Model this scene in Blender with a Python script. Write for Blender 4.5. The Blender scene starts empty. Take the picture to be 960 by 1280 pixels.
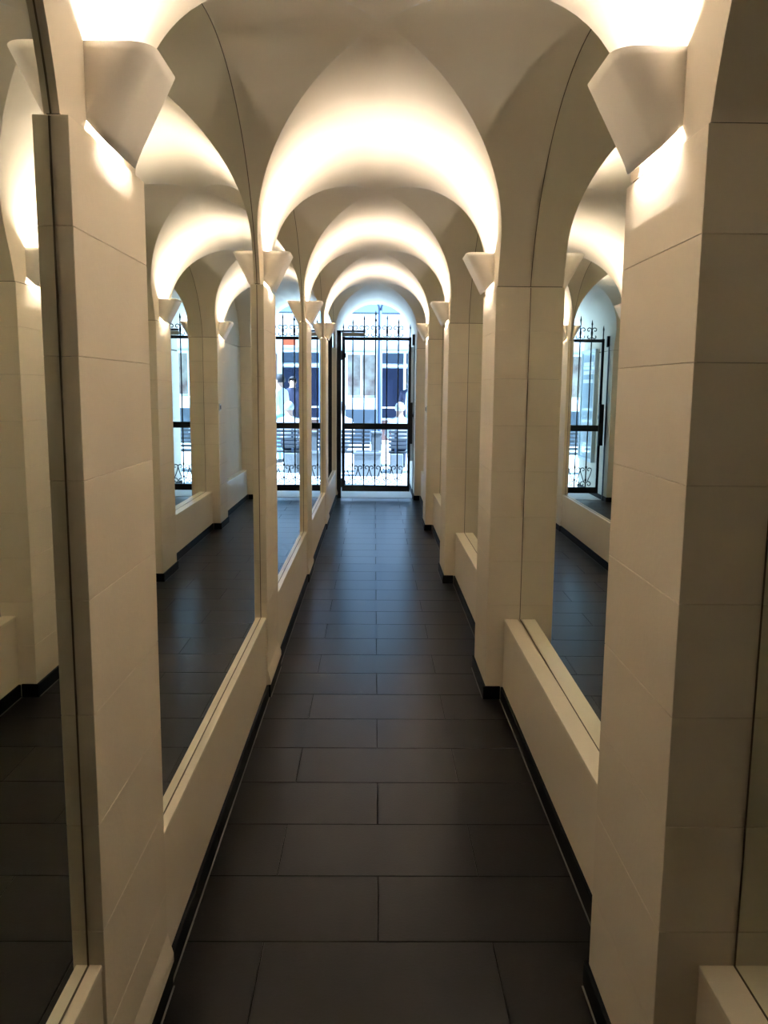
import bpy, bmesh, math, random
from mathutils import Vector, Matrix
random.seed(7)
S = bpy.context.scene
COL = S.collection

# ------------------------------------------------------------------ camera
F_PX, PITCH, YAW, ROLL, CAM_H = 1049.6, 0.14569, 0.01251, 0.00919, 1.4353
cd = bpy.data.cameras.new('camera')
cd.sensor_fit = 'VERTICAL'; cd.sensor_height = 36.0
cd.lens = F_PX / 1280.0 * 36.0
cd.clip_start = 0.02; cd.clip_end = 300
cam = bpy.data.objects.new('camera', cd); COL.objects.link(cam)
_cp, _sp, _cy, _sy = math.cos(PITCH), math.sin(PITCH), math.cos(YAW), math.sin(YAW)
_F = Vector((_sy*_cp, _cy*_cp, -_sp)); _R = Vector((_cy, -_sy, 0)); _U = _R.cross(_F)
_c, _s = math.cos(ROLL), math.sin(ROLL)
_R2 = _c*_R + _s*_U; _U2 = -_s*_R + _c*_U
cam.matrix_world = Matrix(((_R2.x, _U2.x, -_F.x, 0), (_R2.y, _U2.y, -_F.y, 0), (_R2.z, _U2.z, -_F.z, CAM_H), (0, 0, 0, 1)))
S.camera = cam

# ------------------------------------------------------------------ world, sun, exposure
w = bpy.data.worlds.new('sky'); S.world = w; w.use_nodes = True
bgn = w.node_tree.nodes['Background']
bgn.inputs[0].default_value = (0.23, 0.47, 0.83, 1); bgn.inputs[1].default_value = 2.6
sun_d = bpy.data.lights.new('sun', 'SUN'); sun_d.energy = 42.0; sun_d.color = (0.45, 0.68, 1.0); sun_d.angle = 0.01
sun = bpy.data.objects.new('sun', sun_d); COL.objects.link(sun)
sun.location = (6, 8, 14)
sun.rotation_euler = Vector((-0.55, 0.12, -0.83)).to_track_quat('-Z', 'Y').to_euler()
LAMP_E = 3700.0
LAMP_COL = (1.0, 0.885, 0.785)
vs = S.view_settings
vs.view_transform = 'Standard'; vs.look = 'None'; vs.gamma = 1.0; vs.use_curve_mapping = False
vs.exposure = 0.0
cy = S.cycles
cy.max_bounces = 24; cy.diffuse_bounces = 10; cy.glossy_bounces = 14; cy.transmission_bounces = 8
cy.sample_clamp_indirect = 60.0
cy.use_denoising = True

# ------------------------------------------------------------------ dimensions (metres)
XL, XR = -0.487, 0.53            # pier faces
ML, MR = -0.516, 0.673          # mirror faces
WL, WR = -0.535, 0.700          # wall slabs behind the mirrors
PL, PR = -0.494, 0.610          # parapet faces
P0, PITCH_Y, PW = 1.41, 2.36, 0.44
INS = 0.007                     # the upper wall stands back from the stone cladding
INSL, INSR = 0.016, 0.006
CX = (XL - INSL + XR + INSR) / 2
R_ = (XR + INSR - XL + INSL) / 2
ZC, AA, BB = 1.705, 0.985, 0.85
CROWN = ZC + BB
ZS = CROWN - R_
ZSTR = 1.862
SILL = 0.385
YEND = 12.5
def rise(y): return 0.009 * (y - 1.6)
def pier_y(k): return P0 + PITCH_Y * (k - 1)          # near face of pier k
def bay_c(k): return pier_y(k) + PW + (PITCH_Y - PW) / 2   # centre of the bay behind pier k
HALF = (PITCH_Y - PW) / 2
def dy(z):
    t = (z - ZC) / BB
    return AA * math.sqrt(max(0.0, 1 - t*t)) if t > 0 else AA

# ------------------------------------------------------------------ materials
def mat(name, col, rough=0.5, metal=0.0, noise=0.0, nscale=8.0, bump=0.0, bscale=60.0, spec=0.5, col2=None, emit=None, estr=0.0):
    m = bpy.data.materials.new(name); m.use_nodes = True
    nt = m.node_tree; b = nt.nodes['Principled BSDF']
    b.inputs['Base Color'].default_value = (*col, 1); b.inputs['Roughness'].default_value = rough
    b.inputs['Metallic'].default_value = metal; b.inputs['Specular IOR Level'].default_value = spec
    tc = nt.nodes.new('ShaderNodeTexCoord')
    if noise or col2:
        n = nt.nodes.new('ShaderNodeTexNoise'); n.inputs['Scale'].default_value = nscale; n.inputs['Detail'].default_value = 5
        nt.links.new(tc.outputs['Object'], n.inputs['Vector'])
        r = nt.nodes.new('ShaderNodeValToRGB')
        c2 = col2 or tuple(max(0, c*(1-noise)) for c in col)
        r.color_ramp.elements[0].color = (*c2, 1); r.color_ramp.elements[1].color = (*col, 1)
        r.color_ramp.elements[0].position = 0.3; r.color_ramp.elements[1].position = 0.7
        nt.links.new(n.outputs['Fac'], r.inputs['Fac']); nt.links.new(r.outputs['Color'], b.inputs['Base Color'])
    if bump:
        n2 = nt.nodes.new('ShaderNodeTexNoise'); n2.inputs['Scale'].default_value = bscale; n2.inputs['Detail'].default_value = 4
        nt.links.new(tc.outputs['Object'], n2.inputs['Vector'])
        bp = nt.nodes.new('ShaderNodeBump'); bp.inputs['Strength'].default_value = bump; bp.inputs['Distance'].default_value = 0.004
        nt.links.new(n2.outputs['Fac'], bp.inputs['Height']); nt.links.new(bp.outputs['Normal'], b.inputs['Normal'])
    if emit:
        b.inputs['Emission Color'].default_value = (*emit, 1); b.inputs['Emission Strength'].default_value = estr
    return m
M = {}
M['vault'] = mat('vault_paint', (0.75, 0.68, 0.57), 0.75, noise=0.03, nscale=3, bump=0.05, bscale=25, spec=0.2)
M['stone'] = mat('painted_stone', (0.81, 0.73, 0.60), 0.6, noise=0.05, nscale=5, bump=0.15, bscale=70, spec=0.3)
M['panel'] = mat('parapet_paint', (0.83, 0.75, 0.62), 0.5, noise=0.03, nscale=4, bump=0.04, bscale=40, spec=0.35)
M['sill'] = mat('sill_paint', (0.86, 0.79, 0.64), 0.35, noise=0.02, nscale=6, spec=0.5)
M['mirror'] = mat('silvered_glass', (0.88, 0.91, 0.85), 0.0, 1.0)
M['seal'] = mat('brown_sealant', (0.13, 0.10, 0.07), 0.7)
M['wallback'] = mat('dark_mortar', (0.10, 0.085, 0.06), 0.9, spec=0.1)
M['tile'] = mat('anthracite_tile', (0.010, 0.0085, 0.0085), 0.28, noise=0.18, nscale=9, bump=0.06, bscale=120, spec=0.14)
M['grout'] = mat('dark_grout', (0.007, 0.0065, 0.0065), 0.85, spec=0.2)
M['skirt'] = mat('black_skirting_tile', (0.005, 0.005, 0.005), 0.6, noise=0.15, nscale=10, spec=0.12)
M['sealant'] = mat('grey_sealant', (0.16, 0.15, 0.135), 0.5)
M['sconce'] = mat('sconce_plaster_white', (0.80, 0.76, 0.70), 0.45, noise=0.02, nscale=5, spec=0.4)
M['bulb'] = mat('lit_bulb', (1, 1, 1), 0.5, emit=LAMP_COL, estr=LAMP_E)
M['iron'] = mat('black_wrought_iron', (0.013, 0.014, 0.018), 0.45, noise=0.3, nscale=30, spec=0.4)
M['closer'] = mat('beige_closer', (0.42, 0.37, 0.28), 0.4)
M['glass'] = mat('case_glass', (0.55, 0.68, 0.75), 0.06, spec=0.8)
M['alu'] = mat('pale_blue_frame', (0.60, 0.68, 0.72), 0.35, 0.2)
M['street'] = mat('pale_paving', (0.72, 0.72, 0.71), 0.7, noise=0.1, nscale=1.5)
M['concrete'] = mat('concrete', (0.15, 0.155, 0.155), 0.8, noise=0.12, nscale=6)
M['wood'] = mat('weathered_wood', (0.045, 0.05, 0.055), 0.7, noise=0.25, nscale=14)
M['wood2'] = mat('weathered_wood_back', (0.06, 0.065, 0.075), 0.7, noise=0.25, nscale=14)
M['facade'] = mat('white_facade', (0.82, 0.83, 0.82), 0.7, noise=0.05, nscale=2)
M['whiteframe'] = mat('white_window_frame', (0.78, 0.82, 0.85), 0.5)
M['darkpane'] = mat('dark_blue_pane', (0.012, 0.016, 0.035), 0.25, spec=0.3)
M['greypane'] = mat('transom_pane', (0.045, 0.06, 0.08), 0.25, spec=0.4)
M['lightpane'] = mat('shop_display_pane', (0.36, 0.34, 0.27), 0.2, col2=(0.16, 0.10, 0.085), nscale=3.2)
M['greypanel'] = mat('blue_grey_panel', (0.06, 0.08, 0.10), 0.6)
M['redpanel'] = mat('russet_panel', (0.13, 0.06, 0.045), 0.6)
M['orange'] = mat('orange_sign', (0.50, 0.075, 0.02), 0.5)
M['post'] = mat('blue_grey_post', (0.05, 0.075, 0.12), 0.5, 0.3)
M['skin'] = mat('skin', (0.55, 0.33, 0.24), 0.6)
M['cloth_white'] = mat('white_cloth', (0.80, 0.82, 0.85), 0.9, noise=0.15, nscale=12)
M['cloth_blue'] = mat('light_blue_cloth', (0.22, 0.45, 0.55), 0.9, noise=0.2, nscale=12)
M['cloth_dark'] = mat('dark_cloth', (0.03, 0.04, 0.07), 0.9, noise=0.2, nscale=12)
M['hair_grey'] = mat('grey_hair', (0.55, 0.56, 0.58), 0.8, noise=0.3, nscale=40)
M['hair_dark'] = mat('dark_hair', (0.02, 0.015, 0.015), 0.7, noise=0.3, nscale=40)
M['leaf'] = mat('plant_leaf', (0.10, 0.22, 0.08), 0.6, noise=0.4, nscale=20)

# ------------------------------------------------------------------ helpers
def link(name, me, m, parent=None, smooth=False):
    o = bpy.data.objects.new(name, me); COL.objects.link(o)
    if m and not me.materials: me.materials.append(M[m])
    if parent: o.parent = parent
    if smooth:
        for p in me.polygons: p.use_smooth = True
    return o
def empty(name, loc=(0, 0, 0), rz=0):
    o = bpy.data.objects.new(name, None); COL.objects.link(o); o.location = loc; o.rotation_euler = (0, 0, rz)
    o.empty_display_size = 0.1
    return o
def tag(o, label=None, cat=None, group=None, kind=None):
    if label: o['label'] = label
    if cat: o['category'] = cat
    if group: o['group'] = group
    if kind: o['kind'] = kind
    return o
def box_me(x0, x1, y0, y1, z0, z1, bev=0.0, name='box', seg=1):
    bm = bmesh.new()
    r = bmesh.ops.create_cube(bm, size=1)
    for v in r['verts']:
        v.co = Vector((x0 + (v.co.x + .5)*(x1-x0), y0 + (v.co.y + .5)*(y1-y0), z0 + (v.co.z + .5)*(z1-z0)))
    if bev:
        bmesh.ops.bevel(bm, geom=bm.edges[:], offset=bev, segments=seg, affect='EDGES', profile=0.5)
    me = bpy.data.meshes.new(name); bm.to_mesh(me); bm.free()
    return me
def box(name, m, x0, x1, y0, y1, z0, z1, parent=None, bev=0.0):
    return link(name, box_me(x0, x1, y0, y1, z0, z1, bev, name), m, parent)
def pydata(name, v, f, m, parent=None, smooth=False):
    me = bpy.data.meshes.new(name); me.from_pydata(v, [], f); me.update()
    return link(name, me, m, parent, smooth)
def prism(name, poly, axis, a, b, m, parent=None):
    """extrude a 2D polygon along axis ('x' or 'y' or 'z') from a to b"""
    def pt(u, w, t):
        return {'x': (t, u, w), 'y': (u, t, w), 'z': (u, w, t)}[axis]
    n = len(poly)
    v = [pt(u, w_, a) for u, w_ in poly] + [pt(u, w_, b) for u, w_ in poly]
    f = [tuple(range(n)), tuple(range(2*n-1, n-1, -1))] + [(i, i+n, (i+1) % n + n, (i+1) % n) for i in range(n)]
    bm = bmesh.new(); bv = [bm.verts.new(p) for p in v]
    for q in f: bm.faces.new([bv[i] for i in q])
    bmesh.ops.recalc_face_normals(bm, faces=bm.faces[:])
    me = bpy.data.meshes.new(name); bm.to_mesh(me); bm.free()
    return link(name, me, m, parent)
def tube_data(pts, r, n=8, closed=False):
    pts = [Vector(p) for p in pts]; rs = r if isinstance(r, (list, tuple)) else [r]*len(pts)
    V, Fc = [], []
    up = None
    for i, p in enumerate(pts):
        a = pts[max(0, i-1)]; b = pts[min(len(pts)-1, i+1)]
        t = (b - a).normalized()
        if up is None:
            up = t.orthogonal().normalized()
        up = (up - t*up.dot(t)); up = up.normalized() if up.length > 1e-6 else t.orthogonal().normalized()
        s = t.cross(up)
        for k in range(n):
            an = 2*math.pi*k/n
            V.append(p + (up*math.cos(an) + s*math.sin(an))*rs[i])
    for i in range(len(pts)-1):
        for k in range(n):
            Fc.append((i*n+k, i*n+(k+1) % n, (i+1)*n+(k+1) % n, (i+1)*n+k))
    Fc.append(tuple(range(n-1, -1, -1))); Fc.append(tuple((len(pts)-1)*n + k for k in range(n)))
    return V, Fc
def tube(name, pts, r, m, parent=None, n=8):
    V, Fc = tube_data(pts, r, n)
    return pydata(name, V, Fc, m, parent, True)
def ball(name, c, r, m, parent=None, sc=(1, 1, 1), seg=12):
    bm = bmesh.new(); bmesh.ops.create_uvsphere(bm, u_segments=seg, v_segments=seg//2+2, radius=r)
    for v in bm.verts: v.co = Vector((v.co.x*sc[0]+c[0], v.co.y*sc[1]+c[1], v.co.z*sc[2]+c[2]))
    me = bpy.data.meshes.new(name); bm.to_mesh(me); bm.free()
    return link(name, me, m, parent, True)

YBACK = -0.98
NB = 5                          # bays 0..4, piers 0..5
# ------------------------------------------------------------------ walls, piers, parapets
wallL = box('wall_left', 'wallback', WL-0.1, WL, YBACK, YEND, 0, 2.85); tag(wallL, 'cream stone wall on the side where the mirrors are set flush', kind='structure')
wallR = box('wall_right', 'wallback', WR, WR+0.1, YBACK, YEND, 0, 2.85); tag(wallR, 'cream stone wall on the side with deep mirror niches', kind='structure')
M['absorber'] = mat('light_absorbing_brown', (0.035, 0.022, 0.014), 0.5, noise=0.3, nscale=4)  # unseen end wall is made dark to lower the light on the near reveals
wallB = box('wall_back', 'absorber', WL-0.1, WR+0.1, YBACK-0.1, YBACK, 0, 2.85); tag(wallB, 'unseen end wall behind, coloured dark to cut the light', kind='structure')

ZJ = [1.69 - 0.2065*i for i in range(9)]       # joints of the stone cladding
blockcache = {}
def pier(side, k):
    wall = wallL if side < 0 else wallR
    y0 = pier_y(k); y1 = y0 + PW if k < 5 else YEND
    if k == 0: y0 = max(y0, YBACK)
    zt = ZSTR + rise(y0)
    face, back = (XL, WL) if side < 0 else (XR, WR)
    x0, x1 = sorted((face, back))
    up0, up1 = sorted((face + (-INSL-0.003 if side < 0 else INSR+0.004), back))
    # the pier itself: the core behind the cladding, up into the vault
    p = box('pier', 'wallback', up0, up1, y0+INS+0.004, y1-INS-0.004 if k < 5 else y1, 0, zt+0.03, parent=wall)
    zs_ = [zt] + [z for z in ZJ if z > 0.1] + [0.0]
    for a, b in zip(zs_[:-1], zs_[1:]):
        g = 0.0004
        key = (side, round(y1-y0, 3), round(a-b, 3))
        if key not in blockcache:
            blockcache[key] = box_me(x0, x1, 0, y1-y0, 0, a-b-2*g, 0.0009, 'stone_block')
        o = link('stone_block', blockcache[key], 'stone', p); o.location = (0, y0, b+g)
    return p
for k in range(0, 6):
    pier(-1, k); pier(1, k)
for k in range(NB):
    ya, yb = pier_y(k)+PW, pier_y(k+1)
    pl = box('parapet', 'panel', WL, PL, ya, yb, 0, SILL-0.012, parent=wallL)
    box('sill', 'sill', ML+0.0005, PL+0.002, ya, yb, SILL-0.012, SILL, parent=pl, bev=0.0015)
    pr = box('parapet', 'panel', PR, WR, ya, yb, 0, SILL-0.014, parent=wallR)
    box('sill', 'sill', PR-0.002, MR-0.0005, ya, yb, SILL-0.014, SILL, parent=pr, bev=0.0015)
    # left piers stand on a small cream plinth moulding
for k in range(0, 6):
    y0 = max(pier_y(k), YBACK); y1 = pier_y(k)+PW if k < 5 else 11.0
    prism('plinth', [(XL-0.002, 0.064), (XL+0.013, 0.064), (XL+0.013, 0.085), (XL, 0.135), (XL-0.002, 0.135)], 'y', y0-0.004, y1+0.004, 'panel', parent=wallL)

# ------------------------------------------------------------------ ceiling: groin vaults
def vault_profile(n=40):
    """(x, z) along the long barrel from the left string course to the right one"""
    pts = [(CX-R_, ZSTR+0.003), (CX-R_, ZSTR+0.06), (CX-R_, ZSTR+0.12)]
    for i in range(n+1):
        a = math.pi - math.pi*i/n
        pts.append((CX + R_*math.cos(a), ZS + R_*math.sin(a)))
    pts += [(CX+R_, ZSTR+0.12), (CX+R_, ZSTR+0.06), (CX+R_, ZSTR+0.003)]
    return pts
prof = vault_profile(48)
V, Fc = [], []
def web(ylo, yhi):
    NY = 8; base = len(V)
    for (x, z) in prof:
        a, b = ylo(z), yhi(z)
        for j in range(NY+1):
            y = a + (b-a)*j/NY
            V.append((x, y, z + rise(y)))
    for i in range(len(prof)-1):
        for j in range(NY):
            q = base + i*(NY+1) + j
            Fc.append((q, q+1, q+NY+2, q+NY+1))
for k in range(0, 6):
    lo = (lambda z: YBACK) if k == 0 else (lambda z, k=k: bay_c(k-1) + dy(z))
    hi = (lambda z: YEND) if k == 5 else (lambda z, k=k: bay_c(k) - dy(z))
    web(lo, hi)
ceiling = pydata('ceiling', V, Fc, 'vault', smooth=True)
tag(ceiling, 'cream groin vaulted ceiling over the whole passage', kind='structure')
for k in range(NB):
    for s in (-1, 1):
        n = 48; a0 = math.asin((ZSTR+0.003-ZC)/BB); v, f = [], []
        xe = (ML-0.012) if s < 0 else (MR+0.012)
        NX = 5
        for i in range(n+1):
            a = a0 + (math.pi-2*a0)*i/n
            z = ZC + BB*math.sin(a); y = bay_c(k) + AA*math.cos(a)
            xg = CX + s*(R_ if z <= ZS else math.sqrt(max(0, R_*R_-(z-ZS)**2)))
            for j in range(NX+1):
                v.append((xe + (xg-xe)*j/NX, y, z + rise(y)))
        for i in range(n):
            for j in range(NX):
                q = i*(NX+1)+j; f.append((q, q+1, q+NX+2, q+NX+1))
        pydata('lunette_vault', v, f, 'vault', parent=ceiling, smooth=True)

# ------------------------------------------------------------------ mirrors
GAP = 0.004
_c = bay_c(4); _zt = ZSTR + rise(_c)
box('niche_panel', 'stone', MR, WR, _c-HALF, _c+HALF, SILL-0.014, 1.189, parent=wallR)
box('niche_panel', 'stone', MR, WR, _c-HALF, _c+HALF, 1.192, _zt-0.001, parent=wallR)
_a0 = math.asin((ZSTR+0.003-ZC)/BB)
prism('niche_panel', [(_c + AA*math.cos(_a0 + (math.pi-2*_a0)*i/32), ZC + BB*math.sin(_a0 + (math.pi-2*_a0)*i/32) + rise(_c + AA*math.cos(_a0 + (math.pi-2*_a0)*i/32))) for i in range(33)], 'x', MR, WR, 'vault', parent=wallR)
words_bay = ['first', 'second', 'third', 'fourth', 'fifth']
MIRROR_TURN = {(1, 1): -0.0076}
def mirror(side, k, turn=0.0):
    c = bay_c(k); n = 40
    h = HALF - GAP
    pts = [(-h, SILL-0.03), (h, SILL-0.03), (h, ZSTR-0.004+rise(c+h))]
    a0 = math.asin((ZSTR-0.004-ZC)/BB)
    for i in range(n+1):
        a = a0 + (math.pi-2*a0)*i/n
        y = (AA-GAP)*math.cos(a); z = ZC + (BB-GAP)*math.sin(a)
        pts.append((y, z + rise(c+y)))
    pts.append((-h, ZSTR-0.004+rise(c-h)))
    x0 = 0.0; x1 = side*0.006
    o = prism('mirror', pts, 'x', x0, x1, 'mirror')
    # dark sealing bead round the jambs, the arch and the sill
    b = 0.0015
    ring = []
    for (y, z) in pts:
        z = max(z, SILL+0.0002)
        yi = y - math.copysign(b, y) if z < ZSTR+0.01 else y*(1-b/AA)
        zi = z + b if z < SILL+0.01 else (z if z < ZSTR+0.01 else z - b*max(0.0, (z-ZC)/BB))
        ring.append(((y, z), (yi, zi)))
    n_ = len(ring); v_ = []
    xo = -side*b
    for (a_, i_) in ring: v_ += [(0, a_[0], a_[1]), (xo, a_[0], a_[1]), (xo, i_[0], i_[1]), (0, i_[0], i_[1])]
    f_ = []
    for i in range(n_):
        p, q = 4*i, 4*((i+1) % n_)
        for e in range(3): f_.append((p+e, q+e, q+e+1, p+e+1))
    pydata('edge_seal', v_, f_, 'seal', o)
    o.location = (ML if side < 0 else MR, c, 0)
    o.rotation_euler = (0, 0, turn)
    return o
mir_lab = {
 (-1, 0): 'arched mirror on the left wall nearest the viewer, cut off by the picture edge',
 (-1, 1): 'broad arched mirror on the left wall past the nearest pier, reflecting lit vaults',
 (-1, 2): 'narrow arched mirror on the left wall between second and third piers, reflecting the street gate',
 (-1, 3): 'thin sliver of arched mirror on the left wall between third and fourth piers',
 (-1, 4): 'last arched mirror on the left wall, beside the black gate post',
 (1, 0): 'dark arched mirror nearest the viewer on the right wall, beside the broad foreground pier',
 (1, 1): 'arched mirror in the right wall niche just past the foreground pier, reflecting gate and floor',
 (1, 2): 'arched mirror in the second right wall niche along, mostly hidden behind its pier',
 (1, 3): 'arched mirror in the last mirrored niche of the right wall, hidden behind its pier'}
for k in range(NB):
    for s in (-1, 1):
        if (s, k) == (1, 4): continue          # the last niche has a plain wall instead of a mirror
        o = mirror(s, k, MIRROR_TURN.get((s, k), 0.0))
        tag(o, mir_lab[(s, k)], 'mirror', 'arched wall mirrors between the piers')

# ------------------------------------------------------------------ floor tiles, skirting
floor = box('floor', 'grout', WL, WR, YBACK, YEND, -0.05, -0.0015); tag(floor, 'dark anthracite tiled floor of the passage', kind='structure')
tilecache = {}
def tile(xa, xb, ya, yb):
    key = (round(xb-xa, 3), round(yb-ya, 3))
    if key not in tilecache:
        tilecache[key] = box_me(0, xb-xa, 0, yb-ya, -0.009, 0, 0.0008, 'tile')
    o = link('tile', tilecache[key], 'tile', floor); o.location = (xa, ya, 0)
TJ, TY0, g = 0.021, 2.0157, 0.0016
xmin, xmax = PL + 0.003, PR - 0.003
r0 = math.ceil((YBACK - TY0)/0.3) - 1
for r in range(r0, 40):
    ya, yb = max(TY0 + 0.3*r, YBACK), min(TY0 + 0.3*(r+1), 11.06)
    if yb - ya < 0.03: continue
    off = 0 if r % 2 == 0 else 0.3
    for c in range(-3, 4):
        xa, xb = TJ + off + 0.6*c, TJ + off + 0.6*(c+1)
        xa, xb = max(xa, xmin), min(xb, xmax)
        if xb - xa < 0.02: continue
        tile(xa+g, xb-g, ya+g, yb-g)
th = box('trim_1', 'street', XL+0.012, XR-0.012, 11.062, YEND, -0.0014, 0.004, bev=0.001); tag(th, 'pale stone threshold slab under and beyond the gate', kind='structure')
bbL = empty('baseboard_left'); tag(bbL, 'black tile skirting along the flush mirror wall', kind='structure')
bbR = empty('baseboard_right'); tag(bbR, 'black tile skirting stepping around the deep piers', kind='structure')
ST, SH = 0.011, 0.062
def skirt_run(par, axis, fixed, sgn, a, b, gapb=0.0012):
    """skirting tiles from a to b along axis; fixed = wall face coordinate, sgn = direction out of the wall"""
    n = max(1, round((b-a)/0.6)); st = (b-a)/n
    for i in range(n):
        p, q = a + st*i + gapb*0.5, a + st*(i+1) - gapb*0.5
        f0, f1 = sorted((fixed, fixed + sgn*ST))
        s0, s1 = sorted((fixed + sgn*ST, fixed + sgn*(ST+0.004)))
        if axis == 'y':
            box('skirting_tile', 'skirt', f0, f1, p, q, 0.0005, SH, par, 0.001)
            box('sealant_bead', 'sealant', s0, s1, p, q, 0.0002, 0.0022, par)
        else:
            box('skirting_tile', 'skirt', p, q, f0, f1, 0.0005, SH, par, 0.001)
for k in range(0, 6):
    y0 = max(pier_y(k), YBACK); y1 = pier_y(k)+PW if k < 5 else YEND
    skirt_run(bbL, 'y', XL, 1, y0, y1)
    skirt_run(bbR, 'y', XR, -1, y0, y1)
    if k > 0: skirt_run(bbR, 'x', y0, -1, XR-ST, PR-ST-0.001)
    if 0 < k < 5 or k == 0: skirt_run(bbR, 'x', y1, 1, XR-ST, PR-ST-0.001)
    if k < 5:
        skirt_run(bbL, 'y', PL, 1, y1, pier_y(k+1))
        skirt_run(bbR, 'y', PR, -1, y1+ST, pier_y(k+1)-ST)

# ------------------------------------------------------------------ wall sconces
SW, SD0, SD1 = 0.23, 0.125, 0.036
def sconce_mesh():
    """bent plaster/sheet wedge: wide and deep at the top, shallow at the bottom; u = along wall, d = out of wall, z up from the string course"""
    rad = 0.045; plan = []
    def path(depth):
        r = min(rad, depth*0.95); hw = SW/2; pts = [(-hw, 0.0)]
        for i in range(9):
            a = math.pi - (math.pi/2)*i/8
            pts.append((-hw + r + r*math.cos(a), depth - r + r*math.sin(a)))
        for i in range(1, 4): pts.append((-hw + r + (2*hw-2*r)*i/4, depth))
        for i in range(9):
            a = math.pi/2 - (math.pi/2)*i/8
            pts.append((hw - r + r*math.cos(a), depth - r + r*math.sin(a)))
        pts.append((hw, 0.0))
        return pts
    NT = 10; rows = []
    for j in range(NT+1):
        t = j/NT; dep = SD0 + (SD1-SD0)*t
        zf = 0.162 + (-0.004-0.162)*t; zw = 0.162 + (0.032-0.162)*t
        rows.append([(u, d, zw + (zf-zw)*(d/dep)) for u, d in path(dep)])
    m = len(rows[0]); v = [p for r in rows for p in r]
    f = [(j*m+i, j*m+i+1, (j+1)*m+i+1, (j+1)*m+i) for j in range(NT) for i in range(m-1)]
    me = bpy.data.meshes.new('shade'); me.from_pydata(v, [], f); me.update()
    for p in me.polygons: p.use_smooth = True
    me.materials.append(M['sconce'])
    return me
shade_me = sconce_mesh()
bv, bf = tube_data([(-0.045, 0.063, 0.09), (0.045, 0.063, 0.09)], 0.006, 8)
bulb_me = bpy.data.meshes.new('bulb'); bulb_me.from_pydata(bv, [], bf); bulb_me.update(); bulb_me.materials.append(M['bulb'])
cap_me = box_me(-0.062, -0.046, 0.0, 0.071, 0.082, 0.098, 0.002, 'lamp_socket'); cap_me.materials.append(M['sconce'])
cap2_me = box_me(0.046, 0.062, 0.0, 0.071, 0.082, 0.098, 0.002, 'lamp_socket'); cap2_me.materials.append(M['sconce'])
baffle_me = box_me(-0.09, 0.09, 0.0562, 0.072, 0.0815, 0.083, 0, 'light_baffle'); baffle_me.materials.append(M['sconce'])  # added baffle under the bulb, blocks part of the light leaking down the pier
plate_me = box_me(-0.075, 0.075, 0.0, 0.004, 0.06, 0.15, 0.001, 'wall_plate'); plate_me.materials.append(M['sconce'])
def sconce(side, k, label):
    y0 = pier_y(k); zc = ZSTR + rise(y0) + 0.004
    x = CX + side*R_
    root = empty('wall_sconce', (x, y0 + PW/2 + 0.03, zc))
    root.rotation_euler = (0, 0, math.pi/2 if side > 0 else -math.pi/2)
    if side < 0:                 # the fittings on the flush side are a little narrower
        root.scale = (0.89, 0.94, 1.0); root.location.y -= 0.013; root.location.z -= 0.005
    sh = link('shade', shade_me, None, root)
    md = sh.modifiers.new('thickness', 'SOLIDIFY'); md.thickness = 0.004; md.offset = -1
    link('bulb', bulb_me, None, root); link('lamp_socket', cap_me, None, root); link('lamp_socket', cap2_me, None, root); link('wall_plate', plate_me, None, root); link('light_baffle', baffle_me, None, root)
    tag(root, label, 'wall lamp', 'wedge-shaped uplighter sconces on the piers')
sc_lab = {
 (-1, 1): 'largest folded uplighter sconce on the left wall, over the nearest pier',
 (1, 1): 'largest folded uplighter sconce on the right wall, over the broad foreground pier',
 (-1, 2): 'folded uplighter sconce second from the viewer on the left wall',
 (1, 2): 'folded uplighter sconce second from the viewer on the right wall',
 (-1, 3): 'small triangular uplighter sconce third from the viewer on the left wall',
 (1, 3): 'small triangular uplighter sconce third from the viewer on the right wall',
 (-1, 4): 'smallest uplighter sconce nearest the gate on the left wall',
 (1, 4): 'smallest uplighter sconce nearest the gate on the right wall'}
for k in range(1, 5):
    for s in (-1, 1): sconce(s, k, sc_lab[(s, k)])

lsw = empty('light_switch', (XR, pier_y(4)+0.07, 1.235)); tag(lsw, 'small square push switch on the last right pier before the gate', 'switch')
box('plate', 'alu', -0.008, 0.0, -0.035, 0.035, -0.035, 0.035, lsw, 0.002)
box('button', 'iron', -0.014, -0.008, -0.015, 0.015, -0.02, 0.02, lsw, 0.002)

# ------------------------------------------------------------------ the gate
GY = 11.1
gate = empty('iron_gate', (0, GY, 0)); tag(gate, 'black wrought iron gate with scrolls and spear-topped bars closing the passage', 'gate')
GX0, GX1 = -0.424, 0.475
box('stile', 'iron', GX0, GX0+0.038, -0.015, 0.015, 0.085, 2.10, gate, 0.002)
box('stile', 'iron', GX1-0.034, GX1, -0.015, 0.015, 0.085, 2.10, gate, 0.002)
box('top_rail', 'iron', GX0+0.034, GX1-0.034, -0.012, 0.012, 2.055, 2.095, gate, 0.002)
box('middle_rail', 'iron', GX0+0.034, GX1-0.034, -0.015, 0.015, 0.905, 0.985, gate, 0.002)
box('bottom_rail', 'iron', GX0+0.034, GX1-0.034, -0.015, 0.015, 0.085, 0.165, gate, 0.002)
bx = [-0.285 + 0.148*i for i in range(5)]
tops = [2.33, 2.38, 2.44, 2.39, 2.34]
def spear(name, x, z0, z1, par):
    tube(name, [(x, 0, z0), (x, 0, z1-0.07), (x, 0, z1-0.055), (x, 0, z1)], [0.0075, 0.0075, 0.012, 0.001], 'iron', par, 8)
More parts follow.
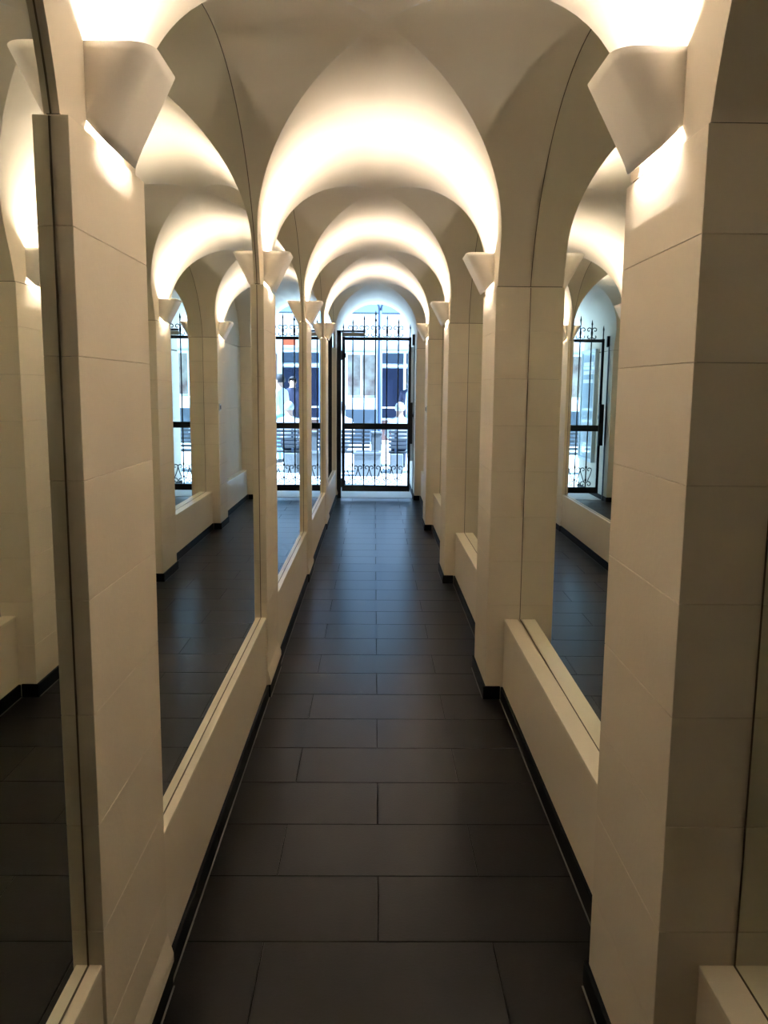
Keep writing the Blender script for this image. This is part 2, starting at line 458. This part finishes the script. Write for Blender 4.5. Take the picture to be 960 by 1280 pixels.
for i, (x, zt) in enumerate(zip(bx, tops)):
    b = tube('bar', [(x, 0, 0.165), (x, 0, 2.06)], 0.0085, 'iron', gate, 8)
    spear('spear_top', x, 2.09, zt, b)
    for z in ((2.16, 2.31) if i == 2 else (2.17,)):
        ball('knuckle', (x, 0, z), 0.016, 'iron', b, (1, 1, 1.3))
    for z in (0.26, 0.43):
        ball('knuckle', (x, 0, z), 0.015, 'iron', b, (1, 1, 1.4))
for x, zt in ((GX0+0.017, 2.27), (GX1-0.017, 2.27)): spear('spear_top', x, 2.10, zt, gate)
def spiral(cx, cz, r0, r1, a0, a1, n=18):
    return [(cx + (r0+(r1-r0)*t/n)*math.cos(a0+(a1-a0)*t/n), 0, cz + (r0+(r1-r0)*t/n)*math.sin(a0+(a1-a0)*t/n)) for t in range(n+1)]
xs_ = [GX0+0.034] + bx + [GX1-0.034]
def scroll(x, d, z, h, par):
    """one C-scroll leaning off a bar at x towards direction d, foot at z, height h"""
    w_ = 0.066
    top = spiral(x + d*0.038, z + h - 0.034, 0.010, 0.034, math.pi/2 - d*4.0, (math.pi if d > 0 else 0), 16)
    body = [(x + d*(0.004 + 0.006*math.sin(math.pi*t/6)), 0, z + h - 0.034 - (h-0.068)*t/6) for t in range(1, 6)]
    bot = spiral(x + d*0.038, z + 0.034, 0.034, 0.010, (math.pi if d > 0 else 2*math.pi), (math.pi + 4.2 if d > 0 else 2*math.pi - 4.2), 16)
    return tube('scroll', top + body + bot, 0.006, 'iron', par, 6)
for i, x in enumerate(bx):
    for d in (-1, 1):
        scroll(x, d, 2.095, 0.15, gate)
        # bottom ornament: tall heart-like scroll
        pts = spiral(x + d*0.040, 0.395, 0.008, 0.034, math.pi/2 + d*3.6, math.pi/2 - d*math.pi/2, 16)
        pts += [(x + d*(0.074 - 0.060*(t/6)**1.3), 0, 0.395 - 0.175*t/6) for t in range(1, 7)]
        tube('scroll', pts, 0.006, 'iron', gate, 6)
        tube('scroll', spiral(x + d*0.040, 0.205, 0.008, 0.036, math.pi/2 - d*5.2, math.pi/2 - d*(-0.3), 14), 0.006, 'iron', gate, 6)
lk = box('lock_box', 'iron', GX1-0.03, GX1+0.028, -0.035, 0.025, 0.72, 1.26, gate, 0.003)
tube('lock_cylinder', [(GX1-0.005, -0.048, 1.0), (GX1-0.005, -0.034, 1.0)], 0.014, 'iron', lk, 12)
for z in (0.20, 1.86):
    h_ = box('hinge', 'iron', -0.450, GX0+0.05, -0.02, 0.02, z-0.03, z+0.03, gate, 0.003)
    tube('hinge_pin', [(-0.428, -0.02, z-0.06), (-0.428, -0.02, z+0.06)], 0.013, 'iron', h_, 10)

gf = empty('gate_frame', (0, 11.0, 0)); tag(gf, 'black steel frame posts holding the gate against the passage walls', 'gate frame')
box('post', 'iron', XL+ST+0.001, -0.432, -0.05, 0.03, 0.005, 2.17, gf, 0.002)
box('wall_bar', 'iron', XL+0.001, XL+ST+0.001, -0.05, 0.03, SH+0.01, 2.17, gf)
box('post', 'iron', 0.507, XR-ST-0.001, -0.02, 0.02, 0.0, 2.13, gf, 0.002)
box('strike_plate', 'iron', 0.482, 0.507, -0.02, 0.02, 1.99, 2.13, gf, 0.002)
box('header_arm', 'iron', -0.432, -0.135, -0.012, 0.012, 2.15, 2.175, gf, 0.002)
dc = empty('door_closer', (0, 11.04, 0)); tag(dc, 'beige hydraulic door closer box on top of the gate', 'door closer')
box('housing', 'closer', -0.425, -0.135, -0.03, 0.02, 2.098, 2.148, dc, 0.004)
tube('arm_pivot', [(-0.42, -0.0, 2.146), (-0.42, -0.0, 2.152)], 0.012, 'iron', dc, 10)

# fittings on the tunnel wall beyond the gate
case = empty('display_case', (XR, 11.98, 0)); tag(case, 'tall pale glass display case on the tunnel wall outside the gate', 'display case')
box('back_panel', 'alu', -0.03, 0.0, -0.40, 0.40, 0.45, 2.0, case)
box('glass_pane', 'glass', -0.036, -0.031, -0.36, 0.36, 0.49, 1.96, case)
for a, b, c, d in ((-0.40, -0.36, 0.45, 2.0), (0.36, 0.40, 0.45, 2.0), (-0.36, 0.36, 0.45, 0.49), (-0.36, 0.36, 1.96, 2.0)):
    box('frame_bar', 'alu', -0.05, -0.03, a, b, c, d, case, 0.002)
for z in (1.78, 1.66, 1.54): box('notice_strip', 'whiteframe', -0.0385, -0.0365, -0.28, 0.28, z, z+0.05, case)
bell = empty('door_bell', (XR, 11.42, 1.08)); tag(bell, 'round dark doorbell button on the tunnel wall beside the gate', 'doorbell')
tube('bell_plate', [(-0.006, 0, 0), (0, 0, 0)], 0.045, 'greypane', bell, 20)
tube('button', [(-0.014, 0, 0), (-0.006, 0, 0)], 0.02, 'iron', bell, 16)

# ------------------------------------------------------------------ street
ground = box('ground', 'street', -30, 30, YEND, 24, -0.08, -0.005); tag(ground, 'sunlit pale paving of the street outside', kind='structure')

FY = 22.0
shop = empty('shop_building', (0, FY, 0)); tag(shop, 'white shop front across the street with dark panes', 'building')
box('wall', 'facade', -14, 14, 0.12, 0.6, 0, 3.32, shop)
box('roof_edge', 'greypanel', -14, 14, 0.05, 0.6, 3.32, 3.37, shop)
box('fascia', 'facade', -14, 14, 0.0, 0.12, 2.6, 3.32, shop)
def dark_bay(x0, x1):
    n = max(1, round((x1-x0)/0.62)); st = (x1-x0)/n
    for i in range(n):
        a, b = x0 + st*i, x0 + st*(i+1)
        box('transom_pane', 'greypane', a+0.04, b-0.04, 0.08, 0.12, 2.08, 2.34, shop)
        p = box('pane', 'darkpane', a+0.04, b-0.04, 0.08, 0.12, 0.98, 1.96, shop)
        box('lower_pane', 'darkpane', a+0.04, b-0.04, 0.08, 0.12, 0.68, 0.93, shop)
        box('base_panel', 'redpanel', a+0.04, b-0.04, 0.08, 0.12, 0.1, 0.62, shop)
        box('mullion', 'whiteframe', a-0.03, a+0.03, 0.02, 0.12, 0.1, 2.4, shop)
    box('mullion', 'whiteframe', x1-0.03, x1+0.03, 0.02, 0.12, 0.1, 2.4, shop)
    for z in (0.95, 2.02, 2.38, 0.65): box('transom', 'whiteframe', x0+0.03, x1-0.03, 0.03, 0.075, z-0.02, z+0.02, shop)
def display_bay(x0, x1):
    box('display_pane', 'lightpane', x0+0.05, x1-0.05, 0.08, 0.12, 1.26, 2.3, shop)
    for a, b, c, d in ((x0, x0+0.05, 1.2, 2.36), (x1-0.05, x1, 1.2, 2.36), (x0+0.05, x1-0.05, 2.3, 2.36), ((x0+x1)/2-0.025, (x0+x1)/2+0.025, 1.26, 2.3)):
        box('window_frame', 'alu', a, b, 0.02, 0.12, c, d, shop)
    box('apron', 'facade', x0, x1, 0.0, 0.12, 0.9, 1.2, shop)
    box('base_panel', 'greypanel', x0, x1, 0.06, 0.12, 0.05, 0.9, shop)
display_bay(-0.75, 0.06); dark_bay(0.16, 1.4)
box('brown_door', 'redpanel', 1.5, 1.75, 0.06, 0.12, 0.05, 2.3, shop)
display_bay(1.85, 2.9); dark_bay(3.0, 4.9); display_bay(5.0, 6.2)
dark_bay(-2.3, -0.85); display_bay(-3.4, -2.4); dark_bay(-5.4, -3.5); display_bay(-6.6, -5.5)
sg = empty('hanging_sign', (1.16, FY-0.02, 2.62)); tag(sg, 'small orange shop sign on the white fascia across the street', 'sign')
box('board', 'orange', -0.16, 0.16, -0.02, 0.02, -0.1, 0.1, sg, 0.004)
box('border', 'whiteframe', -0.17, 0.17, -0.012, 0.02, -0.11, 0.11, sg)

lp = empty('lamp_post', (0.105, 18.0, 0)); tag(lp, 'slim blue-grey street lamp post seen through the gate arch', 'lamp post')
tube('post', [(0, 0, -0.005), (0, 0, 0.5), (0, 0, 3.05)], [0.055, 0.045, 0.04], 'post', lp, 12)
tube('arm', [(0, 0, 2.9), (0.03, 0, 3.12), (0.07, 0, 3.26)], [0.025, 0.022, 0.02], 'post', lp, 8)
tube('arm', [(0, 0, 3.0), (-0.03, 0, 3.16), (-0.06, 0, 3.2)], [0.025, 0.022, 0.02], 'post', lp, 8)
prism('lamp_head', [(-0.28, 3.20), (-0.02, 3.18), (0.0, 3.22), (-0.05, 3.26), (-0.26, 3.25)], 'y', -0.09, 0.09, 'facade', lp)

BY = 14.4
def bench(x0, x1, label, blocks):
    b = empty('street_bench', ((x0+x1)/2, BY, 0)); tag(b, label, 'bench', 'slatted benches in the street')
    cx = (x0+x1)/2
    for i in range(5):
        z = 0.42 + 0.066*i
        box('back_slat', 'wood' if i % 2 == 0 else 'wood2', x0-cx, x1-cx, 0.0, 0.025, z, z+0.045, b, 0.004)
    for i in range(4):
        box('seat_slat', 'wood', x0-cx, x1-cx, 0.06+0.1*i, 0.145+0.1*i, 0.335, 0.36, b, 0.004)
    for a, c in blocks:
        box('concrete_block', 'concrete', a-cx, c-cx, -0.06, 0.46, -0.005, 0.333, b, 0.01)
    for x in (x0+0.12, x1-0.12):
        box('back_post', 'post', x-cx-0.02, x-cx+0.02, 0.026, 0.05, 0.333, 0.74, b)
bench(-1.5, -0.07, 'slatted bench on concrete blocks in the street, seen behind the gate beside the lamp post', ((-0.75, -0.55), (-1.4, -1.15)))
bench(0.25, 1.6, 'slatted bench on concrete blocks in the street, where the grey-haired person sits', ((0.28, 0.50), (1.2, 1.5)))
pb = empty('planter_block', (-0.11, BY-0.40, 0)); tag(pb, 'low grey concrete planter block in front of the gap between the street benches', 'planter')
box('body', 'concrete', -0.22, 0.22, -0.16, 0.16, -0.005, 0.36, pb, 0.01)
box('rim', 'concrete', -0.235, 0.235, -0.175, 0.175, 0.36, 0.40, pb, 0.006)
box('soil', 'wood', -0.19, 0.19, -0.13, 0.13, 0.40, 0.405, pb)
bo = empty('bollard', (0.04, BY+0.25, 0)); tag(bo, 'square pale concrete bollard standing between the two street benches', 'bollard')
box('body', 'concrete', -0.09, 0.09, -0.09, 0.09, -0.005, 0.66, bo, 0.012)
box('cap', 'concrete', -0.1, 0.1, -0.1, 0.1, 0.66, 0.70, bo, 0.008)

# ------------------------------------------------------------------ people in the street
def person(loc, rz, pose, label, top, legs, hair, group='people out in the street'):
    """one skinned body; pose 'stand' or 'sit' (facing +Y before rz)"""
    root = empty('person', loc, rz)
    if pose == 'sit':
        hip, kn, an, toe = (0, 0.10, 0.50), (0, 0.55, 0.50), (0, 0.58, 0.09), (0, 0.74, 0.04)
        ch, nk, hd = (0, 0.05, 0.86), (0, 0.07, 1.02), (0, 0.10, 1.16)
        el, ha = (0, 0.16, 0.70), (0, 0.40, 0.62)
    else:
        hip, kn, an, toe = (0, 0, 0.90), (0, 0.03, 0.50), (0, -0.02, 0.09), (0, 0.13, 0.04)
        ch, nk, hd = (0, 0, 1.28), (0, 0.01, 1.44), (0, 0.03, 1.56)
        el, ha = (0, -0.02, 1.08), (0, 0.10, 0.86)
    vs_, es, rs = [], [], []
    def add(p, r, par=None):
        vs_.append(p); rs.append(r)
        if par is not None: es.append((par, len(vs_)-1))
        return len(vs_)-1
    h = add(hip, 0.13); wst = add(((hip[0]+ch[0])/2, (hip[1]+ch[1])/2, hip[2]*0.5+ch[2]*0.5), 0.12, h)
    c_ = add(ch, 0.14, wst); n_ = add(nk, 0.055, c_); hh = add((hd[0], hd[1], hd[2]-0.03), 0.075, n_); ht = add((hd[0], hd[1]-0.01, hd[2]+0.07), 0.075, hh)
    mats = []
    for s in (-1, 1):
        a = add((s*0.09, hip[1], hip[2]-0.02), 0.095, h); k_ = add((s*0.10, kn[1], kn[2]), 0.062, a)
        f_ = add((s*0.10, an[1], an[2]), 0.042, k_); add((s*0.11, toe[1], toe[2]), 0.035, f_)
        sh = add((s*0.18, ch[1], ch[2]+0.08), 0.06, c_); e_ = add((s*0.24, el[1], el[2]), 0.044, sh)
        w__ = add((s*0.18, ha[1], ha[2]), 0.030, e_); add((s*0.16, ha[1]+0.08, ha[2]-0.03), 0.032, w__)
    me = bpy.data.meshes.new('body'); me.from_pydata(vs_, es, []); me.update()
    o = bpy.data.objects.new('body', me); COL.objects.link(o); o.parent = root
    md = o.modifiers.new('skin', 'SKIN'); md.use_smooth_shade = True
    for i, sv in enumerate(me.skin_vertices[0].data):
        sv.radius = (rs[i]*(1.25 if i in (h, c_, wst) else 1), rs[i]); sv.use_root = (i == h)
    sb = o.modifiers.new('subd', 'SUBSURF'); sb.levels = 1; sb.render_levels = 2
    # clothes as bands of the body's own height, face and hands as skin
    m = bpy.data.materials.new('clothed_body'); m.use_nodes = True
    nt = m.node_tree; b = nt.nodes['Principled BSDF']; b.inputs['Roughness'].default_value = 0.85
    tc = nt.nodes.new('ShaderNodeTexCoord'); sp = nt.nodes.new('ShaderNodeSeparateXYZ'); nt.links.new(tc.outputs['Object'], sp.inputs[0])
    rp = nt.nodes.new('ShaderNodeValToRGB'); rp.color_ramp.interpolation = 'CONSTANT'
    mr = nt.nodes.new('ShaderNodeMapRange'); mr.inputs['From Min'].default_value = 0; mr.inputs['From Max'].default_value = 2
    nt.links.new(sp.outputs['Z'], mr.inputs['Value']); nt.links.new(mr.outputs[0], rp.inputs['Fac'])
    E_ = rp.color_ramp.elements
    E_[0].position = 0; E_[0].color = (0.03, 0.03, 0.03, 1)
    E_[1].position = 0.055; E_[1].color = (*legs, 1)
    e = E_.new((hip[2] + (0.06 if pose == 'stand' else 0.10))/2); e.color = (*top, 1)
    e = E_.new((nk[2]+0.0)/2); e.color = (0.55, 0.33, 0.24, 1)
    nt.links.new(rp.outputs['Color'], b.inputs['Base Color'])
    me.materials.append(m)
    # hair cap, nose, ears
    bm = bmesh.new(); bmesh.ops.create_uvsphere(bm, u_segments=16, v_segments=12, radius=0.1)
    for v in bm.verts:
        v.co = Vector((v.co.x*0.92, v.co.y*1.05, v.co.z*1.08))
    bmesh.ops.delete(bm, geom=[v for v in bm.verts if v.co.y > 0.055 and v.co.z < 0.05 or v.co.z < -0.06], context='VERTS')
    mh = bpy.data.meshes.new('hair'); bm.to_mesh(mh); bm.free()
    ho = link('hair', mh, hair, root, True); ho.location = (hd[0], hd[1]-0.012, hd[2]+0.035)
    sl = ho.modifiers.new('thickness', 'SOLIDIFY'); sl.thickness = 0.012
    ball('nose', (hd[0], hd[1]+0.088, hd[2]+0.01), 0.014, 'skin', root, (0.8, 1.1, 1.4))
    for s in (-1, 1): ball('ear', (s*0.08, hd[1], hd[2]+0.015), 0.02, 'skin', root, (0.5, 1, 1.5))
    if pose == 'sit': root.scale = (0.93, 0.93, 0.93)
    tag(root, label, 'person', group)
    return root
person((0.44, BY+0.14, 0.0), 0, 'sit', 'grey-haired person in white sitting on the street bench, back to the gate', (0.75, 0.78, 0.82), (0.05, 0.06, 0.09), 'hair_grey')
person((-0.56, BY+0.14, 0.0), 0.2, 'sit', 'person in bright white top sitting on the bench beside the gate hinge', (0.85, 0.86, 0.88), (0.70, 0.72, 0.75), 'hair_dark')
person((0.72, 15.9, -0.005), -1.2, 'stand', 'standing person in pale blue trousers beyond the bench', (0.60, 0.72, 0.78), (0.25, 0.50, 0.60), 'hair_dark')
person((0.80, 19.0, -0.005), 3.0, 'stand', 'standing person in dark clothes before the dark shop panes', (0.03, 0.03, 0.06), (0.03, 0.03, 0.05), 'hair_dark')
